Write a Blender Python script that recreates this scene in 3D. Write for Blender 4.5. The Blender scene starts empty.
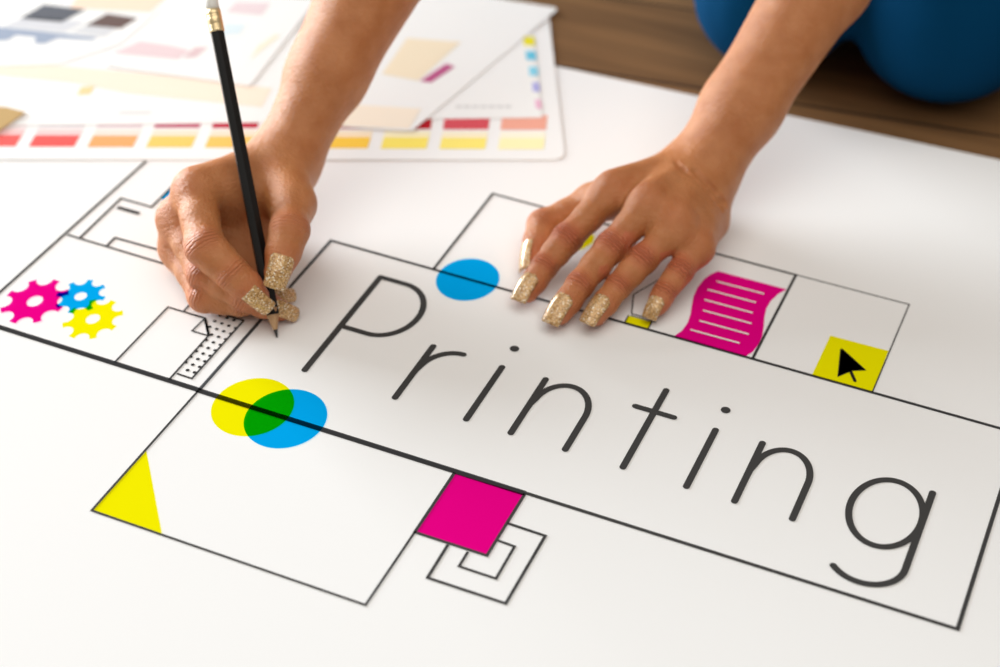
import bpy, bmesh, math, random
import numpy as np
from mathutils import Vector, Matrix

random.seed(4)
np.random.seed(4)
S = bpy.context.scene
COL = S.collection

# ------------------------------------------------------------------ camera
F_PX = 1825.285
YAW, PITCH, ROLL = 0.386721726, 0.670485611, 0.0331671492
CAM_H = 0.65


def _cam_rows():
    ca, sa = math.cos(YAW), math.sin(YAW)
    cb, sb = math.cos(PITCH), math.sin(PITCH)
    cc, sc = math.cos(ROLL), math.sin(ROLL)
    Y = np.array([[ca, sa, 0], [-sa, ca, 0], [0, 0, 1]])
    base = np.array([[1, 0, 0], [0, 0, -1], [0, 1, 0]])
    Pm = np.array([[1, 0, 0], [0, cb, -sb], [0, sb, cb]])
    Rr = np.array([[cc, -sc, 0], [sc, cc, 0], [0, 0, 1]])
    return Rr @ Pm @ base @ Y


RC = _cam_rows()
CAM = np.array([0.0, 0.0, CAM_H])
cam_data = bpy.data.cameras.new('camera')
cam = bpy.data.objects.new('camera', cam_data)
COL.objects.link(cam)
m3 = Matrix((RC[0], -RC[1], -RC[2])).transposed()
cam.matrix_world = Matrix.Translation(CAM) @ m3.to_4x4()
cam_data.sensor_width = 36.0
cam_data.lens = F_PX / 1000 * 36.0
cam_data.clip_start = 0.05
cam_data.dof.use_dof = True
cam_data.dof.focus_distance = 0.974
cam_data.dof.aperture_fstop = 4.4
S.camera = cam

# ------------------------------------------------------------------ light
S.view_settings.view_transform = 'Standard'
S.view_settings.look = 'None'
S.view_settings.exposure = 0.0
S.view_settings.gamma = 1.0
S.view_settings.use_curve_mapping = False
W = bpy.data.worlds.new('room_daylight')
S.world = W
W.use_nodes = True
bg = W.node_tree.nodes['Background']
bg.inputs[0].default_value = (1.0, 0.93, 0.84, 1)
bg.inputs[1].default_value = 0.20


def area(name, loc, target, size, power, col):
    d = bpy.data.lights.new(name, 'AREA')
    d.shape = 'RECTANGLE'
    d.size, d.size_y = size
    d.energy = power
    d.color = col
    o = bpy.data.objects.new(name, d)
    COL.objects.link(o)
    o.location = loc
    v = Vector(target) - Vector(loc)
    o.rotation_euler = v.to_track_quat('-Z', 'Y').to_euler()
    return o


area('window_light', (-3.7, 1.5, 0.70), (-0.4, 0.85, 0.05), (2.4, 1.1), 275, (0.90, 0.96, 1.0))
area('overhead_fill', (-0.1, 0.2, 2.5), (-0.25, 0.75, 0), (3.2, 3.2), 53, (1.0, 0.95, 0.875))  # unseen soft fill, added overhead to brighten the paper and skin


# ------------------------------------------------------------------ helpers
def ray(px, py):
    return np.array([(px - 500) / F_PX, (py - 333.5) / F_PX, 1.0]) @ RC


def P(px, py, z):
    """point at height z (metres) seen in direction (px, py)"""
    d = ray(px, py)
    return CAM + d * ((z - CAM_H) / d[2])


def D(px, py, mm):
    """point at a given distance along the viewing axis (millimetres)"""
    return CAM + ray(px, py) * mm / 1000.0


def PL(px, py):
    return P(px, py, 0)[:2]


def link(name, me, mat=None, parent=None):
    o = bpy.data.objects.new(name, me)
    COL.objects.link(o)
    if mat is not None:
        me.materials.append(mat)
    if parent is not None:
        o.parent = parent
    return o


def tag(o, label=None, cat=None, group=None, kind=None):
    if label: o['label'] = label
    if cat: o['category'] = cat
    if group: o['group'] = group
    if kind: o['kind'] = kind
    return o


def from_bm(name, bm, mat=None, parent=None, smooth=False):
    me = bpy.data.meshes.new(name)
    bm.normal_update()
    bm.to_mesh(me)
    bm.free()
    if smooth:
        me.polygons.foreach_set('use_smooth', [True] * len(me.polygons))
    return link(name, me, mat, parent)


# ------------------------------------------------------------------ materials
def new_mat(name):
    m = bpy.data.materials.new(name)
    m.use_nodes = True
    nt = m.node_tree
    return m, nt, nt.nodes, nt.links, nt.nodes['Principled BSDF']


def srgb(r, g, b):
    def f(c):
        c /= 255.0
        return c / 12.92 if c <= 0.04045 else ((c + 0.055) / 1.055) ** 2.4
    return (f(r), f(g), f(b), 1)


def plain(name, col, rough=0.6, spec=0.3, metal=0.0):
    m, nt, N, L, b = new_mat(name)
    b.inputs['Base Color'].default_value = col
    b.inputs['Roughness'].default_value = rough
    b.inputs['Specular IOR Level'].default_value = spec
    b.inputs['Metallic'].default_value = metal
    return m


def paper_mat(name, col, bump=0.04):
    m, nt, N, L, b = new_mat(name)
    tc = N.new('ShaderNodeTexCoord')
    n = N.new('ShaderNodeTexNoise')
    n.inputs['Scale'].default_value = 900
    n.inputs['Detail'].default_value = 3
    L.new(tc.outputs['Object'], n.inputs['Vector'])
    bp = N.new('ShaderNodeBump')
    bp.inputs['Strength'].default_value = bump
    bp.inputs['Distance'].default_value = 0.0002
    L.new(n.outputs[0], bp.inputs['Height'])
    L.new(bp.outputs[0], b.inputs['Normal'])
    b.inputs['Base Color'].default_value = col
    b.inputs['Roughness'].default_value = 0.75
    b.inputs['Specular IOR Level'].default_value = 0.15
    return m


def ink(name, col):
    """printing ink: a thin colour filter over the paper, so overprints multiply"""
    m = bpy.data.materials.new(name)
    m.use_nodes = True
    nt = m.node_tree
    nt.nodes.clear()
    t = nt.nodes.new('ShaderNodeBsdfTransparent')
    o = nt.nodes.new('ShaderNodeOutputMaterial')
    t.inputs[0].default_value = (math.sqrt(col[0]), math.sqrt(col[1]), math.sqrt(col[2]), 1)
    nt.links.new(t.outputs[0], o.inputs[0])
    return m


M_PAPER = paper_mat('white_poster_paper', (0.875, 0.875, 0.88, 1))
M_SHEET = paper_mat('bright_copy_paper', (0.90, 0.90, 0.895, 1))
M_CARD = paper_mat('chart_card', (0.89, 0.89, 0.89, 1))
INK_BLACK = ink('charcoal_ink', (0.045, 0.045, 0.047))
INK_DARK = ink('black_ink', (0.014, 0.012, 0.012))
INK_C = ink('cyan_ink', (0.001, 0.40, 0.90))
INK_M = ink('magenta_ink', (0.86, 0.0012, 0.26))
INK_Y = ink('yellow_ink', (0.94, 0.88, 0.001))


def skin_mat():
    m, nt, N, L, b = new_mat('skin')
    tc = N.new('ShaderNodeTexCoord')
    n1 = N.new('ShaderNodeTexNoise')
    n1.inputs['Scale'].default_value = 90
    n1.inputs['Detail'].default_value = 5
    L.new(tc.outputs['Object'], n1.inputs['Vector'])
    r1 = N.new('ShaderNodeValToRGB')
    r1.color_ramp.elements[0].position = 0.30
    r1.color_ramp.elements[0].color = (0.48, 0.168, 0.052, 1)
    r1.color_ramp.elements[1].position = 0.72
    r1.color_ramp.elements[1].color = (0.58, 0.236, 0.090, 1)
    L.new(n1.outputs[0], r1.inputs[0])
    fl = N.new('ShaderNodeAttribute')
    fl.attribute_name = 'flush'
    mx = N.new('ShaderNodeMix')
    mx.data_type = 'RGBA'
    L.new(fl.outputs['Fac'], mx.inputs[0])
    L.new(r1.outputs[0], mx.inputs[6])
    mx.inputs[7].default_value = (0.58, 0.160, 0.072, 1)
    L.new(mx.outputs[2], b.inputs['Base Color'])
    b.inputs['Roughness'].default_value = 0.42
    b.inputs['Specular IOR Level'].default_value = 0.42
    b.inputs['Subsurface Weight'].default_value = 0.16
    b.inputs['Subsurface Radius'].default_value = (1.0, 0.35, 0.18)
    b.inputs['Subsurface Scale'].default_value = 0.006
    # knuckle creases: ripples along the finger, only near its joints
    cs = N.new('ShaderNodeAttribute'); cs.attribute_name = 'crease_s'
    cw = N.new('ShaderNodeAttribute'); cw.attribute_name = 'crease_w'
    nz = N.new('ShaderNodeTexNoise')
    nz.inputs['Scale'].default_value = 260
    nz.inputs['Detail'].default_value = 2
    L.new(tc.outputs['Object'], nz.inputs['Vector'])
    a1 = N.new('ShaderNodeMath'); a1.operation = 'MULTIPLY'; a1.inputs[1].default_value = math.pi / 0.0021
    L.new(cs.outputs['Fac'], a1.inputs[0])
    a2 = N.new('ShaderNodeMath'); a2.operation = 'MULTIPLY_ADD'; a2.inputs[1].default_value = 4.0
    L.new(nz.outputs[0], a2.inputs[0]); L.new(a1.outputs[0], a2.inputs[2])
    sn = N.new('ShaderNodeMath'); sn.operation = 'SINE'
    L.new(a2.outputs[0], sn.inputs[0])
    ab = N.new('ShaderNodeMath'); ab.operation = 'ABSOLUTE'
    L.new(sn.outputs[0], ab.inputs[0])
    pw = N.new('ShaderNodeMath'); pw.operation = 'POWER'; pw.inputs[1].default_value = 0.5
    L.new(ab.outputs[0], pw.inputs[0])
    m1 = N.new('ShaderNodeMath'); m1.operation = 'MULTIPLY'
    L.new(pw.outputs[0], m1.inputs[0]); L.new(cw.outputs['Fac'], m1.inputs[1])
    # fine skin grain
    vo = N.new('ShaderNodeTexVoronoi')
    vo.feature = 'DISTANCE_TO_EDGE'
    vo.inputs['Scale'].default_value = 1100
    L.new(tc.outputs['Object'], vo.inputs['Vector'])
    g = N.new('ShaderNodeMath'); g.operation = 'MULTIPLY'; g.inputs[1].default_value = 0.35
    L.new(vo.outputs['Distance'], g.inputs[0])
    n3 = N.new('ShaderNodeTexNoise')
    n3.inputs['Scale'].default_value = 520
    n3.inputs['Detail'].default_value = 3
    L.new(tc.outputs['Object'], n3.inputs['Vector'])
    g3 = N.new('ShaderNodeMath'); g3.operation = 'MULTIPLY_ADD'; g3.inputs[1].default_value = 0.75
    L.new(n3.outputs[0], g3.inputs[0]); L.new(g.outputs[0], g3.inputs[2])
    ad = N.new('ShaderNodeMath'); ad.operation = 'ADD'
    L.new(m1.outputs[0], ad.inputs[0]); L.new(g3.outputs[0], ad.inputs[1])
    bp = N.new('ShaderNodeBump')
    bp.inputs['Strength'].default_value = 0.8
    bp.inputs['Distance'].default_value = 0.0014
    L.new(ad.outputs[0], bp.inputs['Height'])
    L.new(bp.outputs[0], b.inputs['Normal'])
    return m


def glitter_mat():
    m, nt, N, L, b = new_mat('gold_glitter_polish')
    tc = N.new('ShaderNodeTexCoord')
    v = N.new('ShaderNodeTexVoronoi')
    v.inputs['Scale'].default_value = 1500
    L.new(tc.outputs['Object'], v.inputs['Vector'])
    sep = N.new('ShaderNodeSeparateColor')
    L.new(v.outputs['Color'], sep.inputs[0])
    r = N.new('ShaderNodeValToRGB')
    e = r.color_ramp.elements
    e[0].position = 0.0; e[0].color = (0.33, 0.15, 0.04, 1)
    e[1].position = 1.0; e[1].color = (1.0, 0.95, 0.82, 1)
    k = r.color_ramp.elements.new(0.45); k.color = (0.58, 0.33, 0.12, 1)
    k = r.color_ramp.elements.new(0.82); k.color = (0.76, 0.50, 0.22, 1)
    L.new(sep.outputs[0], r.inputs[0])
    L.new(r.outputs[0], b.inputs['Base Color'])
    b.inputs['Metallic'].default_value = 0.22
    rr = N.new('ShaderNodeMapRange')
    rr.inputs[3].default_value = 0.18; rr.inputs[4].default_value = 0.5
    L.new(sep.outputs[1], rr.inputs[0]); L.new(rr.outputs[0], b.inputs['Roughness'])
    bp = N.new('ShaderNodeBump')
    bp.inputs['Strength'].default_value = 0.6
    bp.inputs['Distance'].default_value = 0.0003
    L.new(sep.outputs[2], bp.inputs['Height'])
    L.new(bp.outputs[0], b.inputs['Normal'])
    b.inputs['Coat Weight'].default_value = 0.6
    b.inputs['Coat Roughness'].default_value = 0.1
    return m


def wood_floor_mat():
    m, nt, N, L, b = new_mat('brown_wood_planks')
    tc = N.new('ShaderNodeTexCoord')
    mp = N.new('ShaderNodeMapping')
    mp.inputs['Rotation'].default_value = (0, 0, math.radians(-8))
    L.new(tc.outputs['Object'], mp.inputs['Vector'])
    br = N.new('ShaderNodeTexBrick')
    br.inputs['Scale'].default_value = 1.0
    br.inputs['Brick Width'].default_value = 0.9
    br.inputs['Row Height'].default_value = 0.11
    br.inputs['Mortar Size'].default_value = 0.0015
    br.inputs['Color1'].default_value = (0.18, 0.095, 0.041, 1)
    br.inputs['Color2'].default_value = (0.245, 0.136, 0.062, 1)
    br.inputs['Mortar'].default_value = (0.02, 0.012, 0.008, 1)
    L.new(mp.outputs[0], br.inputs['Vector'])
    mp2 = N.new('ShaderNodeMapping')
    mp2.inputs['Rotation'].default_value = (0, 0, math.radians(-8))
    mp2.inputs['Scale'].default_value = (3, 40, 1)
    L.new(tc.outputs['Object'], mp2.inputs['Vector'])
    n = N.new('ShaderNodeTexNoise')
    n.inputs['Scale'].default_value = 1.5
    n.inputs['Detail'].default_value = 6
    L.new(mp2.outputs[0], n.inputs['Vector'])
    r = N.new('ShaderNodeValToRGB')
    r.color_ramp.elements[0].position = 0.3
    r.color_ramp.elements[0].color = (0.8, 0.76, 0.7, 1)
    r.color_ramp.elements[1].position = 0.7
    r.color_ramp.elements[1].color = (1.3, 1.25, 1.15, 1)
    L.new(n.outputs[0], r.inputs[0])
    mx = N.new('ShaderNodeMix'); mx.data_type = 'RGBA'; mx.blend_type = 'MULTIPLY'
    mx.inputs[0].default_value = 1.0
    L.new(br.outputs[0], mx.inputs[6]); L.new(r.outputs[0], mx.inputs[7])
    L.new(mx.outputs[2], b.inputs['Base Color'])
    b.inputs['Roughness'].default_value = 0.55
    b.inputs['Specular IOR Level'].default_value = 0.25
    return m


def cloth_mat(name, col):
    m, nt, N, L, b = new_mat(name)
    tc = N.new('ShaderNodeTexCoord')
    w = N.new('ShaderNodeTexNoise')
    w.inputs['Scale'].default_value = 500
    L.new(tc.outputs['Object'], w.inputs['Vector'])
    bp = N.new('ShaderNodeBump'); bp.inputs['Strength'].default_value = 0.15
    bp.inputs['Distance'].default_value = 0.0006
    L.new(w.outputs[0], bp.inputs['Height']); L.new(bp.outputs[0], b.inputs['Normal'])
    b.inputs['Base Color'].default_value = col
    b.inputs['Roughness'].default_value = 0.9
    b.inputs['Specular IOR Level'].default_value = 0.06
    return m


M_SKIN = skin_mat()
M_NAIL = glitter_mat()
M_JEANS = cloth_mat('blue_trouser_cloth', (0.0, 0.042, 0.115, 1))
M_SHIRT = cloth_mat('white_shirt_cloth', (0.6, 0.6, 0.6, 1))
M_HAIR = plain('brown_hair', (0.05, 0.025, 0.013, 1), 0.5)

# ------------------------------------------------------------------ floor
SHEET_T = 0.0004
bm = bmesh.new()
bmesh.ops.create_grid(bm, x_segments=1, y_segments=1, size=4.0)
floor = from_bm('floor', bm, wood_floor_mat())
floor.location = (0, 1.0, -SHEET_T)
tag(floor, 'brown wooden plank floor beyond the white paper', 'floor', kind='structure')


# ------------------------------------------------------------------ flat shapes
def slab(name, pts, z0, z1, mat, parent=None):
    """a flat sheet with real thickness from an outline"""
    bm = bmesh.new()
    vs = [bm.verts.new((p[0], p[1], z0)) for p in pts]
    f = bm.faces.new(vs)
    f.normal_update()
    if f.normal.z > 0:
        f.normal_flip()
    r = bmesh.ops.extrude_face_region(bm, geom=[f])
    for e in r['geom']:
        if isinstance(e, bmesh.types.BMVert):
            e.co.z = z1
    bmesh.ops.recalc_face_normals(bm, faces=bm.faces[:])
    return from_bm(name, bm, mat, parent)


def ink_mesh(name, polys, z, mat, parent):
    """printed shapes lying on the paper at height z; polys = list of (outer, [holes])"""
    bm = bmesh.new()
    for poly in polys:
        outer, holes = poly if isinstance(poly, tuple) else (poly, [])
        edges = []
        for loop in [outer] + list(holes):
            vs = [bm.verts.new((p[0], p[1], z)) for p in loop]
            edges += [bm.edges.new((vs[i], vs[(i + 1) % len(vs)])) for i in range(len(vs))]
        if len(outer) == 4 and not holes:
            bm.faces.new(vs)
        else:
            bmesh.ops.triangle_fill(bm, use_beauty=True, use_dissolve=False, edges=edges)
    for f in bm.faces:
        f.normal_update()
        if f.normal.z < 0:
            f.normal_flip()
    return from_bm(name, bm, mat, parent)


def stroke_poly(pts, w, cap='butt', closed=False):
    """outline of a pen stroke of width w along pts"""
    p = [np.array(q, float)[:2] for q in pts]
    n = len(p)
    h = w / 2
    L, Rr = [], []

    def nrm(a, b):
        d = b - a
        d = d / max(np.linalg.norm(d), 1e-12)
        return np.array([-d[1], d[0]])
    for i in range(n):
        if closed:
            n0 = nrm(p[i - 1], p[i]); n1 = nrm(p[i], p[(i + 1) % n])
        else:
            n0 = nrm(p[max(i - 1, 0)], p[max(i, 1)]) if i > 0 else nrm(p[0], p[1])
            n1 = nrm(p[i], p[i + 1]) if i < n - 1 else n0
        mm = n0 + n1
        mm = mm / np.linalg.norm(mm)
        k = h / max(mm @ n1, 0.35)
        L.append(p[i] + mm * k)
        Rr.append(p[i] - mm * k)
    if closed:
        a, b = L, Rr
        def ar(q): return abs(sum(q[i - 1][0] * q[i][1] - q[i][0] * q[i - 1][1] for i in range(len(q))))
        return (a, [b]) if ar(a) > ar(b) else (b, [a])
    if cap == 'round':
        def capv(c, d):
            a0 = math.atan2(d[1], d[0])
            return [c + h * np.array([math.cos(a0 + t), math.sin(a0 + t)]) for t in np.linspace(math.pi / 2, -math.pi / 2, 11)[1:-1]]
        e = p[-1] - p[-2]
        s = p[0] - p[1]
        return L + capv(p[-1], e) + Rr[::-1] + capv(p[0], s)
    return L + Rr[::-1]


def stroke_mesh(name, strokes, z, mat, parent):
    """each stroke = (pts, width, cap[, closed]); laid as one print, tiny height steps keep overlaps from doubling"""
    bm = bmesh.new()
    z -= 0.000012
    for s in strokes:
        z += 0.000012
        pts, w, cap = s[:3]
        closed = s[3] if len(s) > 3 else False
        p = [np.array(q, float)[:2] for q in pts]
        out = stroke_poly(p, w, cap, closed)
        loops = [out[0]] + out[1] if isinstance(out, tuple) else [out]
        edges = []
        for loop in loops:
            vs = [bm.verts.new((q[0], q[1], z)) for q in loop]
            edges += [bm.edges.new((vs[i], vs[(i + 1) % len(vs)])) for i in range(len(vs))]
        bmesh.ops.triangle_fill(bm, use_beauty=True, use_dissolve=False, edges=edges)
    for f in bm.faces:
        f.normal_update()
        if f.normal.z < 0:
            f.normal_flip()
    return from_bm(name, bm, mat, parent)


def arc(cx, cy, rx, ry, a0, a1, n=24):
    return [np.array([cx + rx * math.cos(math.radians(a0 + (a1 - a0) * i / n)),
                      cy + ry * math.sin(math.radians(a0 + (a1 - a0) * i / n))]) for i in range(n + 1)]


def mmv(pts):
    return [np.array(p) / 1000.0 for p in pts]


# ------------------------------------------------------------------ the poster
e0, e1 = PL(560, 67), PL(1000, 160)
ed = (e1 - e0) / np.linalg.norm(e1 - e0)
poster_pts = [e0 - ed * 1.1, e0 + ed * 1.0, (0.66, 0.30), (-1.45, 0.30)]
poster = slab('paper_poster', poster_pts, -SHEET_T, 0.0, M_PAPER)
tag(poster, 'large white paper poster printed with the word Printing under both hands', 'poster')

Z1, Z2, Z3, Z4 = 0.00012, 0.00018, 0.00024, 0.00030
LW = 3.75
BASE, XH, CAP = 682.6, 732.0, 778.2


def letter(label, strokes, w=LW):
    o = stroke_mesh('printed_letter', [(mmv(s), w / 1000, 'round') for s in strokes], Z4, INK_BLACK_O, poster)
    o['label'] = label
    return o


INK_BLACK_O = plain('charcoal_print', (0.048, 0.047, 0.047, 1), 0.7, 0.2)
INK_DARK_O = plain('black_print', (0.012, 0.011, 0.011, 1), 0.7, 0.2)

letter('printed capital letter P',
       [[(-394.5, BASE), (-394.8, CAP)], [(-394.8, CAP), *arc(-378.0, 752.3, 20.3, 25.9, 90, -90, 36), (-394.6, 726.4)]])
letter('printed letter r beside the capital P',
       [[(-338.7, BASE), (-338.7, XH)], [(-338.7, 704), (-338.5, 709), *arc(-319.5, 709.5, 18.5, 23.0, 172, 92, 20)]])
for x, w_ in ((-296.0, 'first'), (-170.5, 'second')):
    o = letter('%s printed letter i of the word' % w_, [[(x, BASE), (x, XH - 0.5)]])
    ink_mesh('letter_dot', [arc(x / 1000 - 0.0001, 0.7496, 0.0027, 0.0027, 0, 345, 23)], Z4, INK_BLACK_O, o)
for x, x2, w_ in ((-269.8, -238.4, 'first'), (-144.3, -113.4, 'second')):
    xc = (x + x2) / 2
    letter('%s printed letter n of the word' % w_,
           [[(x, BASE), (x, XH)], [(x, 702), (x + 0.2, 709), *arc(xc + 0.6, 711.5, (x2 - x) / 2 - 0.6, 21.0, 172, 0, 40), (x2, BASE)]])
letter('printed letter t', [[(-205.7, BASE), (-205.7, 751.6)], [(-216.6, 731.7), (-194.4, 731.7)]])
letter('printed letter g', [arc(-70.8, 707.4, 18.4, 25.8, 0, 180, 40), arc(-70.8, 707.4, 18.4, 25.8, 180, 360, 40),
                            [(-52.1, 732.2), (-52.1, 680), *arc(-71.4, 671.4, 19.3, 18.0, 0, -137, 40)]])

# circles
INKZ = {'y': Z1, 'c': Z2, 'm': Z3}
o = ink_mesh('printed_circle', [arc(-0.4053, 0.6432, 0.0217, 0.0246, 0, 355, 71)], Z1, INK_Y, poster)
o['label'] = 'yellow printed circle overlapping a blue one'
o = ink_mesh('printed_circle', [arc(-0.3846, 0.6423, 0.0217, 0.0247, 0, 355, 71)], Z2, INK_C, poster)
o['label'] = 'blue printed circle overlapping the yellow one'
o = ink_mesh('printed_circle', [arc(-0.3470, 0.7984, 0.0184, 0.0215, 0, 355, 71)], Z2, INK_C, poster)
o['label'] = 'single blue printed circle above the letter P'


# gears
def gear(label, cx, cy, rx, ry, a0, hole, z, mat):
    out = []
    tooth = 14.5
    for k in range(8):
        a = a0 + 45 * k
        for t in (-tooth / 2, 0, tooth / 2):
            out.append((math.cos(math.radians(a + t)), math.sin(math.radians(a + t))))
        g = (45 - tooth) / 2
        am = math.radians(a + 22.5)
        r = math.sin(math.radians(g))
        c = np.array([math.cos(am), math.sin(am)]) * math.cos(math.radians(g))
        for i in range(1, 14):
            t = math.radians(-90 - 180 * i / 14.0) + am
            out.append((c[0] + r * 0.98 * math.cos(t), c[1] + r * 0.98 * math.sin(t)))
    o = ink_mesh('printed_gear', [([(cx + rx * x, cy + ry * y) for x, y in out],
                                   [arc(cx, cy, hole * rx / ((rx + ry) / 2), hole * ry / ((rx + ry) / 2), 0, 350, 35)])], z, mat, poster)
    o['label'] = label
    return o


gear('magenta printed gear', -0.5653, 0.6717, 0.0177, 0.0222, 90, 0.0049, Z3, INK_M)
gear('blue printed gear', -0.5441, 0.6869, 0.0139, 0.0164, 105, 0.0038, Z2, INK_C)
gear('yellow printed gear', -0.5259, 0.6718, 0.0158, 0.0194, 84, 0.0043, Z1, INK_Y)


def px(*pts):
    return [PL(*p) for p in pts]


def lines(label, strokes, mat=None):
    o = stroke_mesh('printed_outline', [(px(*s[0]), s[1] / 1000, 'butt') + tuple(s[2:]) for s in strokes], Z4, mat or INK_BLACK_O, poster)
    o['label'] = label
    return o


# word box; the long lower edge carries over the circles, so it is filter ink
YB, YT = 0.9890 * CAM_H, 1.2287 * CAM_H
XR = PL(957.7, 628.9)[0]
XL = PL(331, 240.7)[0]
o = stroke_mesh('printed_outline', [([(XL, YB), (XL, YT), (0.06, YT)], 0.0021, 'butt')], Z4, INK_BLACK, poster)
o['label'] = 'top and end lines of the box around the word'
x525 = PL(525, 494)[0]
o = stroke_mesh('printed_outline', [([(-0.80, YB), (XL - 0.00105, YB)], 0.0037, 'butt')], Z4, INK_BLACK, poster)
o['label'] = 'thick printed line below the gears'
o = stroke_mesh('printed_outline', [([(XL - 0.00105, YB - 0.0004), (x525, YB - 0.0004)], 0.0037, 'butt')], Z4 + 0.00003, INK_BLACK, poster)
o['label'] = 'thick printed line through the overlapping circles'
xr1 = PL(1010, 462)
o = stroke_mesh('printed_outline', [([(x525, YB), (XR, YB), (XR, YT)], 0.0022, 'butt')], Z4, INK_BLACK_O, poster)
o['label'] = 'lower and end lines of the box around the word'
lines('printed lines of the panel with the gears',
      [([(146.2, 161.3), (-60, 346)], 1.8), ([(67, 234.8), (178, 268.2)], 1.6)])
lines('printed stepped outline beside the writing hand',
      [([(79.5, 238.5), (121, 198.6), (151.5, 207.3), (185, 174)], 1.6), ([(106.6, 246.5), (115, 238), (180, 256)], 1.6)], INK_DARK_O)
lines('short thick printed dash', [([(117.5, 207.6), (139.5, 213.8)], 3.2)])
lines('printed page outline below the writing hand',
      [([(114.8, 362.5), (168, 307.3), (205.2, 318.4), (208.5, 336), (169, 380)], 1.25),
       ([(205.2, 318.4), (192, 331.2), (208.5, 336)], 1.1),
       ([(183.5, 311.7), (190, 304.5)], 1.2)])
lines('printed slanting fold line', [([(205.0, 319), (209, 336.5)], 1.6)])
lines('printed outline of the dotted strip',
      [([(176.8, 373.8), (192, 378.8), (243.6, 321), (226, 315.5)], 1.25)])
# dots of the strip
dots = []
rows = [(187.6, 370.4), (192.8, 364.8), (198, 359.3), (203.1, 353.7), (208.3, 348.0), (213.4, 342.7), (218.5, 337.1)]
step = (8.3, -5.6 / 5.2 * 0 + 2.4)
for r_ in range(-1, 12):
    for c_ in range(-2, 3):
        x = 187.6 + 5.15 * r_ + 7.0 * c_
        y = 370.4 - 5.55 * r_ + 2.3 * c_
        dots.append((x, y))


def inside(pt, poly):
    c = False
    for i in range(len(poly)):
        a, b = poly[i - 1], poly[i]
        if (a[1] > pt[1]) != (b[1] > pt[1]) and pt[0] < (b[0] - a[0]) * (pt[1] - a[1]) / (b[1] - a[1]) + a[0]:
            c = not c
    return c


strip = [(177, 372.5), (191.5, 377.5), (242.5, 321), (205, 309), (208.5, 336)]
dp = []
for d in dots:
    if inside(d, strip):
        q = PL(*d)
        dp.append(arc(q[0], q[1], 0.00112, 0.00112, 0, 330, 11))
o = ink_mesh('printed_dots', dp, Z3, INK_DARK_O, poster)
tag(o, 'black printed dots filling the strip', kind='stuff')

# lower left box
lines('thin printed box below the overlapping circles',
      [([(198.5, 390.8), (91.7, 510.7), (365.5, 605.3), (415.5, 531.3)], 1.35)])
tri = px((92.5, 510.5), (146.3, 451.0), (162.0, 534.5))
o = ink_mesh('printed_triangle', [tri], Z1, INK_Y, poster)
o['label'] = 'yellow printed triangle'
o = ink_mesh('printed_square', [px((454, 473.5), (524.5, 494.5), (486.7, 555.7), (414.7, 532.4))], Z3, INK_M, poster)
o['label'] = 'magenta printed square'
lines('outline of the magenta square', [([(454.5, 473), (414.7, 532.4), (486.9, 555.9), (525, 494)], 1.7)])
lines('nested printed squares under the magenta square',
      [([(507.5, 523.5), (545.3, 536.2), (505.7, 603.8), (427.5, 578), (448, 545)], 1.7),
       ([(496.5, 540.3), (514.6, 546.8), (496, 578.9), (459, 566.6), (468, 552)], 1.5)])

# upper boxes
lines('printed box above the word', [([(433.6, 269.2), (492.7, 193.9), (640, 233.5), (795.9, 275.2), (752.9, 358.2)], 1.7)])
lines('thin printed box around the cursor', [([(795.9, 275.0), (909.2, 304.7), (872.5, 392)], 0.8)])
doc = px(*[(670 + x / 6.354, 260 + y / 6.354) for x, y in
           [(304, 72), (740, 188), (690, 215), (640, 262), (612, 310), (600, 365), (596, 420), (586, 485), (560, 540), (525, 585), (480, 613),
            (25, 486), (75, 452), (112, 400), (130, 345), (138, 290), (150, 230), (175, 175), (215, 125), (258, 92)]])
o = ink_mesh('printed_document', [doc], Z3, INK_M, poster)
o['label'] = 'magenta printed wavy document'
M_WHITE_LINE = plain('white_knockout', (0.88, 0.88, 0.87, 1), 0.75, 0.15)
dl = [((297, 138), (598, 217)), ((240, 190), (545, 272)), ((218, 254), (525, 338)), ((210, 322), (518, 406)), ((187, 388), (500, 474)), ((130, 445), (442, 531))]
stroke_mesh('document_line', [([PL(670 + x / 6.354, 260 + y / 6.354) for x, y in s], 0.00125, 'butt') for s in dl], Z4, M_WHITE_LINE, o)
o['label'] = 'magenta printed wavy document with white ruled lines'
o = ink_mesh('printed_square', [px((830.3, 335.6), (888.5, 351.0), (872.3, 391.6), (812.0, 375.0))], Z1, INK_Y, poster)
o['label'] = 'yellow printed square with a cursor arrow'
cz = [(780 + x / 5.556, 280 + y / 5.556) for x, y in [(340, 382), (470, 500), (398, 503), (325, 533)]]
c_ = px(*cz)
cur = ink_mesh('cursor_arrow', [c_], Z3, INK_DARK_O, o)
stroke_mesh('cursor_arrow_edge', [(c_ + [c_[0]], 0.0011, 'round')], Z3, INK_DARK_O, cur)
stroke_mesh('cursor_arrow_tail', [(px((780 + 375 / 5.556, 280 + 470 / 5.556), (780 + 416 / 5.556, 280 + 562 / 5.556)), 0.0019, 'round')], Z3, INK_DARK_O, cur)
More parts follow.
